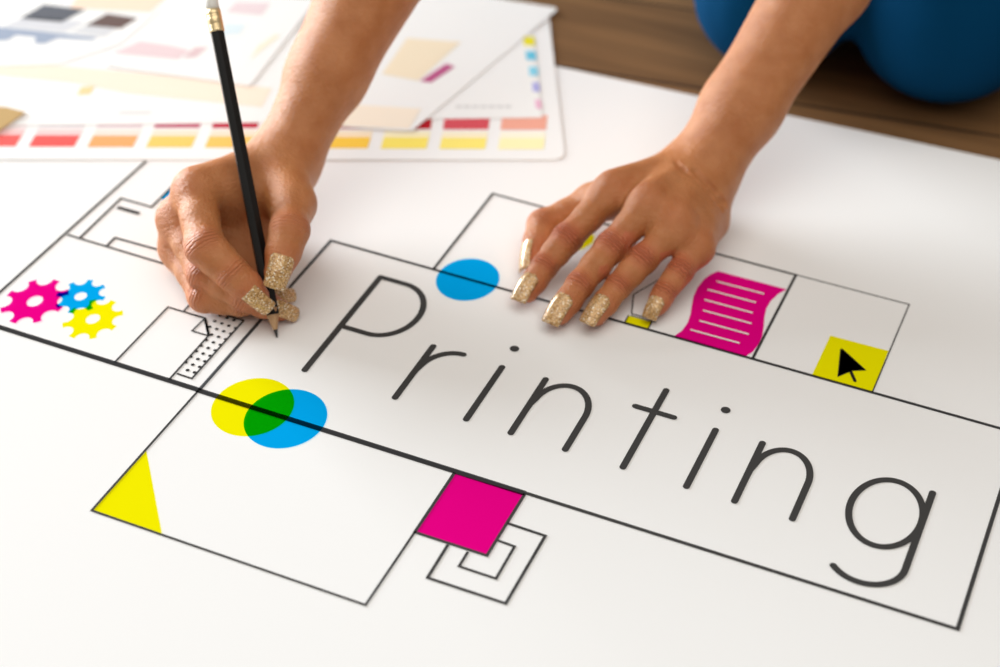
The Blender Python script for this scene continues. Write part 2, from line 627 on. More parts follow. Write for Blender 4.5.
# icon under the flat hand: yellow lamp bulb with its socket
lines('thin printed lamp outline between ring and little finger',
      [([(690, 262), (633.5, 294.8), (631.5, 314), (655, 320.2)], 0.8), ([(630.5, 315.8), (656, 322.6)], 0.7),
       ([(628.5, 315.5), (624.8, 322.5)], 0.8), ([(651.8, 322), (648.2, 329)], 0.8)], INK_DARK_O)
o = ink_mesh('printed_lamp_socket', [px((628.7, 315.8), (651.8, 322.2), (648.3, 328.6), (625, 322.3))], Z1, INK_Y, poster)
o['label'] = 'yellow printed lamp socket under the little finger'
o = ink_mesh('printed_patch', [px((541.5, 209.0), (549.5, 209.3), (594, 236), (592, 243), (580, 250), (556, 240))], Z1, INK_Y, poster)
o['label'] = 'yellow printed patch under the index finger'
o = ink_mesh('printed_patch', [px((160.5, 198.5), (173, 184.5), (182, 190), (172, 205))], Z2, INK_C, poster)
o['label'] = 'blue printed patch behind the writing hand'


# ------------------------------------------------------------------ loose sheets behind
def px_z(pts, z):
    return [P(a, b, z)[:2] for a, b in pts]


def rounded(pts, r, n=6):
    p = [np.array(q) for q in pts]
    out = []
    for i in range(len(p)):
        a, b, c = p[i - 1], p[i], p[(i + 1) % len(p)]
        u = (a - b) / np.linalg.norm(a - b); v = (c - b) / np.linalg.norm(c - b)
        ang = math.acos(max(-1, min(1, u @ v)))
        t = r / math.tan(ang / 2)
        s, e = b + u * t, b + v * t
        for k in range(n + 1):
            f = k / n
            out.append((1 - f) ** 2 * s + 2 * f * (1 - f) * b + f * f * e)
    return out


_cm = {}


def flat_col(c):
    if c not in _cm:
        _cm[c] = plain('print_%02x%02x%02x' % c, srgb(*c), 0.7, 0.2)
    return _cm[c]


def print_on(name, pts, z, col, parent, label=None):
    o = ink_mesh(name, [px_z(pts, z)], z, flat_col(col), parent)
    if label: o['label'] = label
    return o


# colour chart card
ZA = 0.0006
chart = slab('colour_chart', rounded(px_z([(-170, 160), (565, 160.5), (548, 8), (10, 8)], 0), 0.011), 0.00004, ZA, M_CARD)
tag(chart, 'white card colour chart with red to yellow swatches along its front edge', 'chart')
row1 = [(240, 98, 94), (236, 92, 88), (248, 170, 108), (251, 204, 106), (251, 198, 100), (250, 196, 80), (252, 205, 70), (252, 232, 105), (252, 234, 120), (252, 244, 190)]
row2 = [(225, 170, 170), (215, 200, 205), (220, 195, 200), (190, 90, 115), (190, 20, 60), (200, 30, 70), (196, 20, 50), (184, 8, 30), (214, 80, 92), (240, 170, 150)]
pale = [(245, 200, 200), (245, 205, 205), (248, 225, 215), (250, 225, 205), (250, 225, 205), (250, 225, 200), (250, 230, 200), (250, 240, 200), (250, 240, 210), (252, 246, 225)]
for i in range(-1, 9):
    xb = 28.5 + 58.7 * i
    yb = 146.2 + 0.34 * (i + 1)
    sk = 6.6 - 0.62 * i
    ww = 45.5
    k = i + 1
    print_on('colour_swatch', [(xb, yb), (xb + ww, yb), (xb + ww + sk * 0.95, yb - 11.3), (xb + sk, yb - 11.3)], ZA + 0.0001, row1[k], chart,
             ['red', 'red', 'orange', 'amber', 'amber', 'amber', 'golden yellow', 'yellow', 'light yellow', 'cream'][k] + ' swatch')
    print_on('pale_swatch', [(xb + sk, yb - 11.3), (xb + ww + sk, yb - 11.3), (xb + ww + sk * 1.4, yb - 17.2), (xb + sk * 1.4, yb - 17.2)], ZA + 0.0001, pale[k], chart)
    print_on('red_swatch', [(xb + sk * 1.5, yb - 19.5), (xb + ww + sk * 1.5, yb - 19.5), (xb + ww + sk * 2.4, yb - 34), (xb + sk * 2.4, yb - 34)], ZA + 0.0001, row2[k], chart)

# right-hand sheets
ZC = ZA + 0.0003
sheetC = slab('printed_sheet', px_z([(300, 120.5), (542, 117.5), (531, 14), (420, 6)], ZC), ZA + 0.00014, ZC, M_SHEET)
tag(sheetC, 'white sheet with a column of small coloured dots lying on the swatch chart', 'sheet', 'loose printed sheets')
for (x, y, c, s) in ((529.5, 41, (235, 225, 40), 5.5), (531.5, 55.5, (105, 200, 230), 5), (534, 71, (140, 214, 238), 4.5), (536.5, 87, (178, 178, 232), 3.5), (538.8, 104, (240, 190, 215), 3)):
    print_on('colour_dot', [(x - s, y + 4.5), (x + s, y + 4.5), (x + s - 1, y - 4.5), (x - s - 1, y - 4.5)], ZC + 0.0001, c, sheetC)
for k in range(7):
    x = 456 + k * 8.2
    print_on('grey_text_line', [(x, 107.6), (x + 6, 107.4), (x + 5.8, 105.6), (x - 0.2, 105.8)], ZC + 0.0001, (205, 205, 206), sheetC)
ZB = ZC + 0.0003
sheetB = slab('printed_sheet', rounded(px_z([(302, 124), (411, 131.5), (559, 8), (470, -6), (330, -2)], ZB), 0.004), ZC + 0.00014, ZB, M_SHEET)
tag(sheetB, 'white sheet with cream picture and magenta bar between the two arms', 'sheet', 'loose printed sheets')
print_on('cream_picture', [(382, 74), (418, 80.5), (461, 42), (407, 38)], ZB + 0.0001, (244, 229, 202), sheetB)
print_on('magenta_bar', [(420, 81), (431, 82.5), (455, 66.5), (446, 63.5)], ZB + 0.0001, (190, 90, 140), sheetB)
print_on('cream_band', [(318, 124.6), (409, 128.5), (421, 108.5), (345, 104)], ZB + 0.0001, (249, 236, 218), sheetB)

# left-hand sheets
ZD = ZA + 0.0003
sheetD = slab('printed_sheet', px_z([(-60, 128), (20, 125.5), (292, 122), (300, 0), (-30, 15)], ZD), ZA + 0.00014, ZD, M_SHEET)
tag(sheetD, 'broad white sheet with pale peach band behind the writing hand', 'sheet', 'loose printed sheets')
print_on('peach_band', [(-10, 74), (70, 82), (128, 93), (262, 107), (272, 88), (150, 74), (0, 60)], ZD + 0.0001, (250, 232, 214), sheetD)
print_on('small_yellow_mark', [(77, 95), (90, 94), (95, 86), (81, 87)], ZD + 0.0001, (245, 215, 160), sheetD)
print_on('grey_smudge_line', [(118, 114), (150, 114), (152, 111), (121, 111)], ZD + 0.0001, (225, 225, 225), sheetD)
ZE = ZD + 0.0003
sheetE = slab('printed_sheet', px_z([(-70, 68), (60, 64), (120, 44), (175, -2), (55, -10), (-70, 32)], ZE), ZD + 0.00014, ZE, M_SHEET)
tag(sheetE, 'white sheet with two dark photographs and a slate blue band', 'sheet', 'loose printed sheets')
print_on('dark_photograph', [(20, 18.5), (62, 22), (86, 9.5), (44, 4.5)], ZE + 0.0001, (98, 101, 110), sheetE, 'grey blue photograph')
print_on('dark_photograph', [(85, 25.5), (121, 28.5), (138, 18), (107, 13.5)], ZE + 0.0001, (108, 88, 84), sheetE, 'brown photograph')
print_on('grey_caption_panel', [(3, 26), (64, 32), (86, 21.5), (24, 17.5)], ZE + 0.0001, (215, 216, 222), sheetE)
print_on('grey_caption_panel', [(70, 32), (104, 37), (118, 28), (88, 25)], ZE + 0.0001, (215, 216, 220), sheetE)
print_on('slate_blue_band', [(-20, 42), (8, 40), (16, 35), (36, 37), (34, 43), (44, 44), (58, 38), (92, 40), (98, 37.5), (40, 31), (-10, 26)], ZE + 0.0001, (158, 170, 192), sheetE)
print_on('peach_band', [(70, 8), (150, 12), (168, -4), (80, -8)], ZE + 0.0001, (250, 222, 200), sheetE)
ZF = ZE + 0.0003
sheetF = slab('printed_sheet', px_z([(104, 66), (250, 86), (318, -2), (178, -6)], ZF), ZE + 0.00014, ZF, M_SHEET)
tag(sheetF, 'white sheet with faded pink pictures behind the pencil', 'sheet', 'loose printed sheets')
print_on('pink_picture', [(112, 53), (178, 59), (190, 50), (168, 45), (140, 41)], ZF + 0.0001, (230, 208, 212), sheetF)
print_on('pink_picture', [(183, 58), (196, 57), (208, 47), (195, 47)], ZF + 0.0001, (222, 196, 200), sheetF)
print_on('pink_picture', [(226, 12), (262, 15), (270, 3), (236, 2)], ZF + 0.0001, (232, 214, 218), sheetF)
print_on('pale_blue_picture', [(218, 36), (240, 34), (246, 24), (226, 23)], ZF + 0.0001, (222, 236, 242), sheetF)
print_on('pale_yellow_mark', [(250, 60), (262, 50), (280, 36), (276, 34), (258, 46)], ZF + 0.0001, (240, 236, 214), sheetF)
ZK = ZD + 0.0012
kraft = slab('kraft_card', px_z([(-60, 150), (-2, 131), (25, 112), (6, 107), (-60, 104)], ZK), ZD + 0.0004, ZK, paper_mat('kraft_card_paper', srgb(196, 164, 112)))
tag(kraft, 'tan kraft card at the left edge lying on the white sheets', 'card')

# ------------------------------------------------------------------ pencil
TIP = P(277.0, 337.5, 0.0004)
TOP = P(213.0, 10.0, 0.14)
PU = (TOP - TIP) / np.linalg.norm(TOP - TIP)
PLEN = np.linalg.norm(TOP - TIP)
q = Vector(PU).to_track_quat('Z', 'X')
pencil = bpy.data.objects.new('pencil', None)
COL.objects.link(pencil)
pencil.location = TIP
pencil.rotation_mode = 'QUATERNION'
pencil.rotation_quaternion = q
tag(pencil, 'black pencil with gold ferrule held upright in the writing hand', 'pencil')


def lathe(name, prof, mat, parent, n=32, smooth=True):
    bm = bmesh.new()
    rings = []
    for (r, z) in prof:
        rings.append([bm.verts.new((r * math.cos(2 * math.pi * i / n), r * math.sin(2 * math.pi * i / n), z)) for i in range(n)])
    for a, b in zip(rings[:-1], rings[1:]):
        for i in range(n):
            bm.faces.new((a[i], a[(i + 1) % n], b[(i + 1) % n], b[i]))
    bm.faces.new(rings[0][::-1])
    bm.faces.new(rings[-1])
    return from_bm(name, bm, mat, parent, smooth)


PR = 0.0041
M_BLACK = plain('black_lacquer', (0.006, 0.006, 0.006, 1), 0.38, 0.4)
M_LEAD = plain('graphite', (0.03, 0.03, 0.032, 1), 0.4, 0.5)
M_GOLD = plain('brass_ferrule', (0.90, 0.72, 0.42, 1), 0.36, 0.5, 0.8)
M_ERASER = plain('white_eraser', (0.85, 0.84, 0.8, 1), 0.8, 0.2)
mw, nt, N, L, b = new_mat('pencil_wood')
tc = N.new('ShaderNodeTexCoord')
mp = N.new('ShaderNodeMapping'); mp.inputs['Scale'].default_value = (900, 900, 60)
L.new(tc.outputs['Object'], mp.inputs[0])
nn = N.new('ShaderNodeTexNoise'); nn.inputs['Scale'].default_value = 1.0
L.new(mp.outputs[0], nn.inputs['Vector'])
rp = N.new('ShaderNodeValToRGB')
rp.color_ramp.elements[0].position = 0.35; rp.color_ramp.elements[0].color = (0.42, 0.22, 0.10, 1)
rp.color_ramp.elements[1].position = 0.65; rp.color_ramp.elements[1].color = (0.62, 0.38, 0.20, 1)
L.new(nn.outputs[0], rp.inputs[0]); L.new(rp.outputs[0], b.inputs['Base Color'])
b.inputs['Roughness'].default_value = 0.7
lathe('graphite_point', [(0.0004, 0.0), (0.0013, 0.0046)], M_LEAD, pencil, 20)
CONE = 0.0170
lathe('sharpened_wood', [(0.00125, 0.0044), (0.0034, 0.0130), (0.0039, CONE)], mw, pencil, 24)
# hexagonal barrel, scalloped where it meets the sharpened wood
bm = bmesh.new()
n = 48
ringdefs = []
zend = PLEN - 0.012
rr = []
for z in (0.0150, 0.020, 0.09, zend):
    ring = []
    for i in range(n):
        a = 2 * math.pi * i / n
        h = math.cos(math.pi / 6) / math.cos((a % (math.pi / 3)) - math.pi / 6)
        r = PR * (0.93 * h + 0.07)
        zz = z
        if z < 0.025:
            zz = z - 0.0018 * math.cos(6 * a)
        ring.append(bm.verts.new((r * math.cos(a), r * math.sin(a), zz)))
    rr.append(ring)
for a_, b_ in zip(rr[:-1], rr[1:]):
    for i in range(n):
        bm.faces.new((a_[i], a_[(i + 1) % n], b_[(i + 1) % n], b_[i]))
bm.faces.new(rr[0][::-1]); bm.faces.new(rr[-1])
from_bm('hexagonal_barrel', bm, M_BLACK, pencil)
fz = zend - 0.001
prof = [(0.0043, fz)]
for k in range(3):
    z = fz + 0.0012 + k * 0.0012
    prof += [(0.0043, z), (0.0040, z + 0.0004), (0.0043, z + 0.0008)]
prof += [(0.0042, fz + 0.007)]
for k in range(2):
    z = fz + 0.0082 + k * 0.0012
    prof += [(0.0043, z), (0.0040, z + 0.0004), (0.0043, z + 0.0008)]
prof += [(0.0041, fz + 0.013)]
lathe('ferrule', prof, M_GOLD, pencil, 40)
lathe('eraser', [(0.0038, fz + 0.0125), (0.0038, fz + 0.019), (0.0034, fz + 0.0205), (0.0022, fz + 0.0212)], M_ERASER, pencil, 32)

# ------------------------------------------------------------------ person
# The body is one continuous surface: tapered limbs blended as a distance field, then meshed.
class Field:
    def __init__(self, axes):
        self.ax = axes
        self.n = [len(a) for a in axes]

    def box(self, lo, hi):
        s = []
        for a, l, h in zip(self.ax, lo, hi):
            i = max(int(np.searchsorted(a, l)) - 1, 0)
            j = min(int(np.searchsorted(a, h)) + 1, len(a))
            s.append((i, max(j, i + 1)))
        return s

    def group(self, prims, k, pad=0.012):
        """prims: (a, b, ra, rb) tapered capsules, or (centre, axes3x3, radii) ellipsoids -> local box + values"""
        lo = np.full(3, 9.0); hi = np.full(3, -9.0)
        bb = []
        for p in prims:
            if len(p) == 4:
                a, b, ra, rb = p
                l = np.minimum(a - ra, b - rb); h = np.maximum(a + ra, b + rb)
            else:
                c, A, r = p
                e = np.abs(A.T) @ np.array(r)
                l, h = c - e, c + e
            bb.append((l - pad, h + pad))
            lo = np.minimum(lo, l - pad); hi = np.maximum(hi, h + pad)
        G = self.box(lo, hi)
        V = np.full([g[1] - g[0] for g in G], 0.05, np.float32)
        for p, (l, h) in zip(prims, bb):
            s = self.box(l, h)
            X, Y, Z = [self.ax[d][s[d][0]:s[d][1]].astype(np.float32) for d in range(3)]
            X = X[:, None, None]; Y = Y[None, :, None]; Z = Z[None, None, :]
            if len(p) == 4:
                a, b, ra, rb = p
                ba = b - a
                L2 = float(ba @ ba) + 1e-12
                x, y, z = X - a[0], Y - a[1], Z - a[2]
                t = np.clip((x * ba[0] + y * ba[1] + z * ba[2]) / L2, 0, 1)
                d = np.sqrt((x - ba[0] * t) ** 2 + (y - ba[1] * t) ** 2 + (z - ba[2] * t) ** 2) - (ra + (rb - ra) * t)
            else:
                c, A, r = p
                x, y, z = X - c[0], Y - c[1], Z - c[2]
                u = [(A[i][0] * x + A[i][1] * y + A[i][2] * z) / r[i] for i in range(3)]
                m = np.sqrt(u[0] ** 2 + u[1] ** 2 + u[2] ** 2)
                m2 = np.sqrt((u[0] / r[0]) ** 2 + (u[1] / r[1]) ** 2 + (u[2] / r[2]) ** 2)
                d = m * (m - 1) / np.maximum(m2, 1e-6)
            sl = tuple(slice(s[i][0] - G[i][0], s[i][1] - G[i][0]) for i in range(3))
            V[sl] = smin(V[sl], d, k)
        return G, V


def smin(a, b, k):
    if k <= 0:
        return np.minimum(a, b)
    h = np.maximum(k - np.abs(a - b), 0) / k
    return np.minimum(a, b) - h * h * k * 0.25


def grow(axis0, axis1, h, lo, hi, ratio=1.09, hmax=0.011):
    mid = np.arange(axis0, axis1 + h / 2, h)
    up = []; x = mid[-1]; s = h
    while x < hi:
        s = min(s * ratio, hmax); x += s; up.append(x)
    dn = []; x = mid[0]; s = h
    while x > lo:
        s = min(s * ratio, hmax); x -= s; dn.append(x)
    return np.array(dn[::-1] + list(mid) + up)


def surface_nets(F, ax):
    ins = F < 0
    c = np.zeros([s - 1 for s in F.shape], np.uint8)
    for i in (0, 1):
        for j in (0, 1):
            for k in (0, 1):
                c += ins[i:ins.shape[0] - 1 + i, j:ins.shape[1] - 1 + j, k:ins.shape[2] - 1 + k]
    cells = np.argwhere((c > 0) & (c < 8))
    sh = c.shape
    flat = (cells[:, 0].astype(np.int64) * sh[1] + cells[:, 1]) * sh[2] + cells[:, 2]
    off = np.array([[i, j, k] for i in (0, 1) for j in (0, 1) for k in (0, 1)])
    vals = np.stack([F[cells[:, 0] + o[0], cells[:, 1] + o[1], cells[:, 2] + o[2]] for o in off], 1)
    pos = np.zeros((len(cells), 3)); cnt = np.zeros(len(cells))
    for a in range(8):
        for b in range(a + 1, 8):
            if abs(off[a] - off[b]).sum() == 1:
                va, vb = vals[:, a], vals[:, b]
                m = (va < 0) != (vb < 0)
                t = np.where(m, va / np.where(m, va - vb, 1), 0)
                p = off[a][None] + t[:, None] * (off[b] - off[a])[None]
                pos[m] += p[m]; cnt[m] += 1
    pos /= cnt[:, None]
    V = np.zeros_like(pos)
    for d in range(3):
        lo = ax[d][cells[:, d]]; hi = ax[d][cells[:, d] + 1]
        V[:, d] = lo + (hi - lo) * pos[:, d]
    quads = []
    for d in range(3):
        s0 = [slice(1, -1)] * 3; s1 = [slice(1, -1)] * 3
        s0[d] = slice(0, -1); s1[d] = slice(1, None)
        A = ins[tuple(s0)]; B = ins[tuple(s1)]
        e = np.argwhere(A != B)
        sg = A[e[:, 0], e[:, 1], e[:, 2]]
        e = e + 1
        e[:, d] -= 1
        u, v = [(1, 2), (2, 0), (0, 1)][d]
        qs = []
        for du, dv in ((-1, -1), (0, -1), (0, 0), (-1, 0)):
            cc = e.copy(); cc[:, u] += du; cc[:, v] += dv
            f = (cc[:, 0].astype(np.int64) * sh[1] + cc[:, 1]) * sh[2] + cc[:, 2]
            qs.append(np.searchsorted(flat, f))
        Q = np.stack(qs, 1)
        Q[~sg] = Q[~sg][:, ::-1]
        quads.append(Q)
    return V, np.concatenate(quads)


def make_mesh(name, V, Q, mat, parent=None):
    me = bpy.data.meshes.new(name)
    me.vertices.add(len(V)); me.vertices.foreach_set('co', V.astype(np.float32).ravel())
    me.loops.add(len(Q) * 4); me.loops.foreach_set('vertex_index', Q.astype(np.int32).ravel())
    me.polygons.add(len(Q))
    me.polygons.foreach_set('loop_start', np.arange(0, len(Q) * 4, 4, dtype=np.int32))
    me.polygons.foreach_set('loop_total', np.full(len(Q), 4, np.int32))
    me.polygons.foreach_set('use_smooth', np.ones(len(Q), bool))
    me.update(calc_edges=True)
    me.validate()
    return link(name, me, mat, parent)


def relax(V, Q, it=2, lam=0.5):
    e = np.concatenate([Q[:, [0, 1]], Q[:, [1, 2]], Q[:, [2, 3]], Q[:, [3, 0]]])
    n = len(V)
    for _ in range(it):
        for l in (lam, -lam * 1.04):
            s = np.zeros_like(V); c = np.zeros(n)
            for d in range(3):
                s[:, d] = np.bincount(e[:, 0], V[e[:, 1], d], n) + np.bincount(e[:, 1], V[e[:, 0], d], n)
            c = np.bincount(e[:, 0], minlength=n) + np.bincount(e[:, 1], minlength=n)
            V = V + l * (s / np.maximum(c, 1)[:, None] - V)
    return V


def unit(v):
    return v / np.linalg.norm(v)


MM = 0.001
# --- joints of the flat hand (her left hand)
LH = {
    'index': [P(609, 196, .037), P(567, 239, .0245), P(544.5, 266.5, .0150), P(527.5, 291.5, .0080)],
    'middle': [P(647, 208, .041), P(611, 247, .0265), P(579.5, 285, .0165), P(560, 313, .0080)],
    'ring': [P(676, 228, .036), P(642.5, 259.5, .0240), P(618, 286.5, .0150), P(596, 315, .0080)],
    'pinky': [P(697, 248, .025), P(680, 271.5, .0185), P(664.5, 292, .0125), P(656.5, 307, .0070)],
}
LR = {
    'index': [10.5, 8.9, 8.8, 7.4, 6.6],
    'middle': [11.0, 9.2, 9.1, 7.8, 6.9],
    'ring': [10.5, 8.6, 8.5, 7.3, 6.4],
    'pinky': [8.8, 7.5, 7.4, 6.3, 5.6],
}
LT = [P(655, 186, .026), P(592, 203, .024), P(543, 225, .0165), P(532, 260, .0085)]
LW_ = P(696, 180, .029)
L_EL = np.array([-.190, 1.105, .175])
L_SH = np.array([-.115, 1.29, .42])
# --- joints of the writing hand (her right hand)
RH = {
    'index': [D(195, 190, 1053), D(205, 247, 1029), D(232, 273, 1027), D(257, 296, 1030)],
    'middle': [D(177.5, 218, 1064), D(204, 273, 1042), D(243, 295.5, 1035), D(280, 310, 1047)],
    'ring': [D(179, 248, 1074), D(204, 296, 1047), D(240, 302.5, 1043), D(279, 297.5, 1057)],
    'pinky': [D(198, 262, 1083), D(222, 299, 1056), D(248, 303, 1060), D(268, 292, 1068)],
}
RR_ = {
    'index': [12.0, 11.2, 11.2, 9.3, 7.0],
    'middle': [11.0, 10.0, 10.0, 8.3, 6.3],
    'ring': [11.0, 9.2, 9.0, 7.5, 6.0],
    'pinky': [10.0, 7.8, 7.2, 6.3, 5.3],
}
RT = [D(279, 172, 1084), D(292, 204, 1058), D(289.5, 230, 1036), D(277.5, 273, 1029)]
RW = D(284, 163, 1096)
R_EL = np.array([-.448, .990, .195])
R_SH = np.array([-.405, 1.25, .42])

x_ax = grow(-.535, -.190, .00095, -.62, .09)
y_ax = grow(.688, .955, .00095, .66, 1.72)
z_ax = grow(-.0015, .084, .00095, -.004, .76)
FD = Field([x_ax, y_ax, z_ax])
body = np.full((len(x_ax), len(y_ax), len(z_ax)), 0.05, np.float32)


def finger_prims(J, r):
    """metacarpal head, proximal, middle, distal bones with slightly swollen joints"""
    a, b, c, d = J
    r = [q * MM for q in r]
    ab = a + (b - a) * 0.5
    bc = b + (c - b) * 0.5
    return [(a, ab, r[0], r[2] * 0.97), (ab, b, r[2] * 0.97, r[1]),
            (b, bc, r[1], (r[1] + r[3]) / 2 * 0.985), (bc, c, (r[1] + r[3]) / 2 * 0.985, r[3]),
            (c, c + (d - c) * .55, r[3], r[3] * 0.96), (c + (d - c) * .55, d, r[3] * 0.96, r[4])]


def put(G, V, k):
    sl = tuple(slice(g[0], g[1]) for g in G)
    body[sl] = smin(body[sl], V, k)


def hand(chains, radii, palm, kp, thumb, tr, kf=0.007):
    gp, vp = FD.group(palm, kp, pad=0.035)
    put(gp, vp, 0.0)
    fused = []
    for n in chains:
        G, V = FD.group(finger_prims(chains[n], radii[n]), 0.0035)
        sl = tuple(slice(g[0], g[1]) for g in G)
        # blend with the palm only
        PV = np.full(V.shape, 0.05, np.float32)
        a = [max(G[i][0], gp[i][0]) for i in range(3)]; b_ = [min(G[i][1], gp[i][1]) for i in range(3)]
        if all(b_[i] > a[i] for i in range(3)):
            PV[tuple(slice(a[i] - G[i][0], b_[i] - G[i][0]) for i in range(3))] = \
                vp[tuple(slice(a[i] - gp[i][0], b_[i] - gp[i][0]) for i in range(3))]
        fused.append((sl, smin(PV, V, kf)))
    r = [q * MM for q in tr]
    a, b, c, d = thumb
    tp = [(a, b, r[0], r[1]), (b, b + (c - b) * .5, r[1], r[2] * .95), (b + (c - b) * .5, c, r[2] * .95, r[2]),
          (c, c + (d - c) * .5, r[2], r[3]), (c + (d - c) * .5, d, r[3], r[4])]
    G, V = FD.group(tp, 0.005)
    PV = np.full(V.shape, 0.05, np.float32)
    aa = [max(G[i][0], gp[i][0]) for i in range(3)]; bb = [min(G[i][1], gp[i][1]) for i in range(3)]
    PV[tuple(slice(aa[i] - G[i][0], bb[i] - G[i][0]) for i in range(3))] = \
        vp[tuple(slice(aa[i] - gp[i][0], bb[i] - gp[i][0]) for i in range(3))]
    fused.append((tuple(slice(g[0], g[1]) for g in G), smin(PV, V, 0.011)))
    for sl, v in fused:
        body[sl] = smin(body[sl], v, 0.0012)


def carve(a, b, r, k):
    """a shallow skin crease"""
    G, V = FD.group([(a, b, r, r)], 0.0)
    sl = tuple(slice(g[0], g[1]) for g in G)
    body[sl] = -smin(-body[sl], V, k)


def limb(a, b, w0, w1, t0, t1, side):
    """forearm: two bones side by side so that it is wider than thick"""
    s0 = side * (w0 - t0); s1 = side * (w1 - t1)
    return [(a + s0, b + s1, t0, t1), (a - s0, b - s1, t0, t1), (a, b, t0, t1)]


# flat hand
l_dir = unit(L_EL - LW_)
l_side = unit(P(727, 212, .024) - P(668, 152, .030))
l_side = unit(l_side - l_dir * (l_side @ l_dir))
lh_palm = [
    (LW_ - l_side * .011, LH['index'][0], .0165, .0112),
    (LW_ - l_side * .002, LH['middle'][0], .0170, .0115),
    (LW_ + l_side * .003, LH['ring'][0], .0160, .0108),
    (LW_ + l_side * .006, LH['pinky'][0], .0145, .0098),
    (P(707, 222, .016), P(689, 249, .016), .0135, .0100),
    (P(690, 190, .022), LT[1], .0150, .0085),
]
for n_, o_, w_ in (('index', -.010, .0), ('middle', -.003, .0), ('ring', .004, .0)):
    lh_palm.append((LH[n_][0] + np.array([0, .004, .0098]), LH[n_][0] * .38 + (LW_ + l_side * o_) * .62 + np.array([0, 0, .0118]), .0032, .0026))
hand(LH, LR, lh_palm, .012, LT, [12, 9.5, 9.0, 8.2, 6.6])
# forearm, upper arm
G, V = FD.group(limb(LW_, LW_ + (L_EL - LW_) * .22, .0225, .0230, .0160, .0170, l_side) +
                limb(LW_ + (L_EL - LW_) * .22, LW_ + (L_EL - LW_) * .62, .0230, .0290, .0170, .0240, l_side) +
                limb(LW_ + (L_EL - LW_) * .62, L_EL, .0290, .0335, .0240, .0290, l_side) +
                [(L_EL, L_SH, .034, .046)], .014, pad=.03)
put(G, V, .012)

# writing hand
r_dir = unit(R_EL - RW)
r_side = np.array([-.45, -.25, -.85])
r_side = unit(r_side - r_dir * (r_side @ r_dir))
rh_palm = [
    (RW - r_side * .004, RH['index'][0], .0150, .0120),
    (RW, RH['middle'][0], .0155, .0115),
    (RW + r_side * .006, RH['ring'][0], .0155, .0108),
    (RW + r_side * .012, RH['pinky'][0], .0155, .0100),
    (D(262, 200, 1092), RH['pinky'][0], .0150, .0110),
    (RT[0], RT[1], .0140, .0115),
    (D(210, 190, 1062), D(280, 199, 1070), .0085, .0095),
    (D(225, 192, 1075), D(268, 190, 1082), .0120, .0130),
    (D(262, 222, 1097), D(238, 276, 1080), .0140, .0110),
    (D(255, 240, 1096), D(215, 270, 1080), .0140, .0110),
]
hand(RH, RR_, rh_palm, .013, RT, [13, 11.2, 10.8, 9.4, 7.6])
G, V = FD.group(limb(RW, RW + (R_EL - RW) * .25, .0185, .0232, .0140, .0180, r_side) +
                limb(RW + (R_EL - RW) * .25, RW + (R_EL - RW) * .65, .0232, .0345, .0180, .0295, r_side) +
                limb(RW + (R_EL - RW) * .65, R_EL, .0345, .0370, .0295, .0320, r_side) +
                [(R_EL, R_SH, .034, .046)], .014, pad=.03)
put(G, V, .012)

# trunk, neck, head (above the picture, leaning over the poster)
PELV = np.array([-.10, 1.56, .23])
CHEST = np.array([-.225, 1.36, .43])
NECK = np.array([-.255, 1.29, .525])
HEAD = np.array([-.28, 1.20, .625])
f_dir = unit(np.array([-.10, -.72, -.69]))       # where the face looks
h_side = unit(np.cross(f_dir, np.array([0, 0, 1.0])))
h_up = unit(np.cross(h_side, f_dir))
eye = np.eye(3)
s_ax = unit(L_SH - R_SH)
trunk = [(PELV, (PELV + CHEST) / 2, .115, .100), ((PELV + CHEST) / 2, CHEST, .100, .105),
         (PELV - s_ax * .06, CHEST - s_ax * .06, .105, .092), (PELV + s_ax * .06, CHEST + s_ax * .06, .105, .092),
         (CHEST, R_SH, .080, .052), (CHEST, L_SH, .080, .052), (CHEST, NECK, .075, .052), (NECK, HEAD - f_dir * .02, .050, .052)]
G, V = FD.group(trunk, .05, pad=.03)
put(G, V, .03)
legs = [(PELV - s_ax * .07, np.array([-.258, 1.14, .062]), .070, .040), (PELV + s_ax * .07, np.array([-.140, 1.155, .070]), .075, .044),
        (np.array([-.258, 1.14, .052]), np.array([-.25, 1.50, .05]), .040, .034), (np.array([-.140, 1.155, .056]), np.array([-.06, 1.52, .05]), .044, .036)]
G, V = FD.group(legs, .01, pad=.02)
put(G, V, .01)
A = np.array([h_side, f_dir, h_up])
headp = [(HEAD, A, (.072, .090, .088)), (HEAD + f_dir * .035 - h_up * .055, A, (.052, .055, .055)),
         (HEAD + f_dir * .088 - h_up * .012, HEAD + f_dir * .104 - h_up * .038, .008, .012),
         (HEAD + f_dir * .080 - h_up * .066 - h_side * .016, HEAD + f_dir * .080 - h_up * .066 + h_side * .016, .0085, .0085),
         (HEAD + h_side * .073 - h_up * .015, HEAD + h_side * .076 + h_up * .018 - f_dir * .01, .010, .014),
         (HEAD - h_side * .073 - h_up * .015, HEAD - h_side * .076 + h_up * .018 - f_dir * .01, .010, .014),
         (HEAD + f_dir * .078 + h_side * .032, HEAD + f_dir * .078 + h_side * .032, .016, .016),
         (HEAD + f_dir * .078 - h_side * .032, HEAD + f_dir * .078 - h_side * .032, .016, .016)]
G, V = FD.group(headp, .018, pad=.03)
put(G, V, .02)

# wrist creases of the bent left wrist
nl = unit(np.cross(l_side, l_dir)); nl = nl if nl[2] > 0 else -nl


def surf(px_, py_, d0=.95, d1=1.25):
    """where the skin lies in a given direction"""
    ds = np.arange(d0, d1, .0004)
    pts = CAM[None] + ray(px_, py_)[None] * ds[:, None]
    idx = [np.clip(np.searchsorted(FD.ax[i], pts[:, i]), 0, len(FD.ax[i]) - 1) for i in range(3)]
    v = body[idx[0], idx[1], idx[2]]
    k = np.argmax(v < 0)
    return pts[k] if v[k] < 0 else None


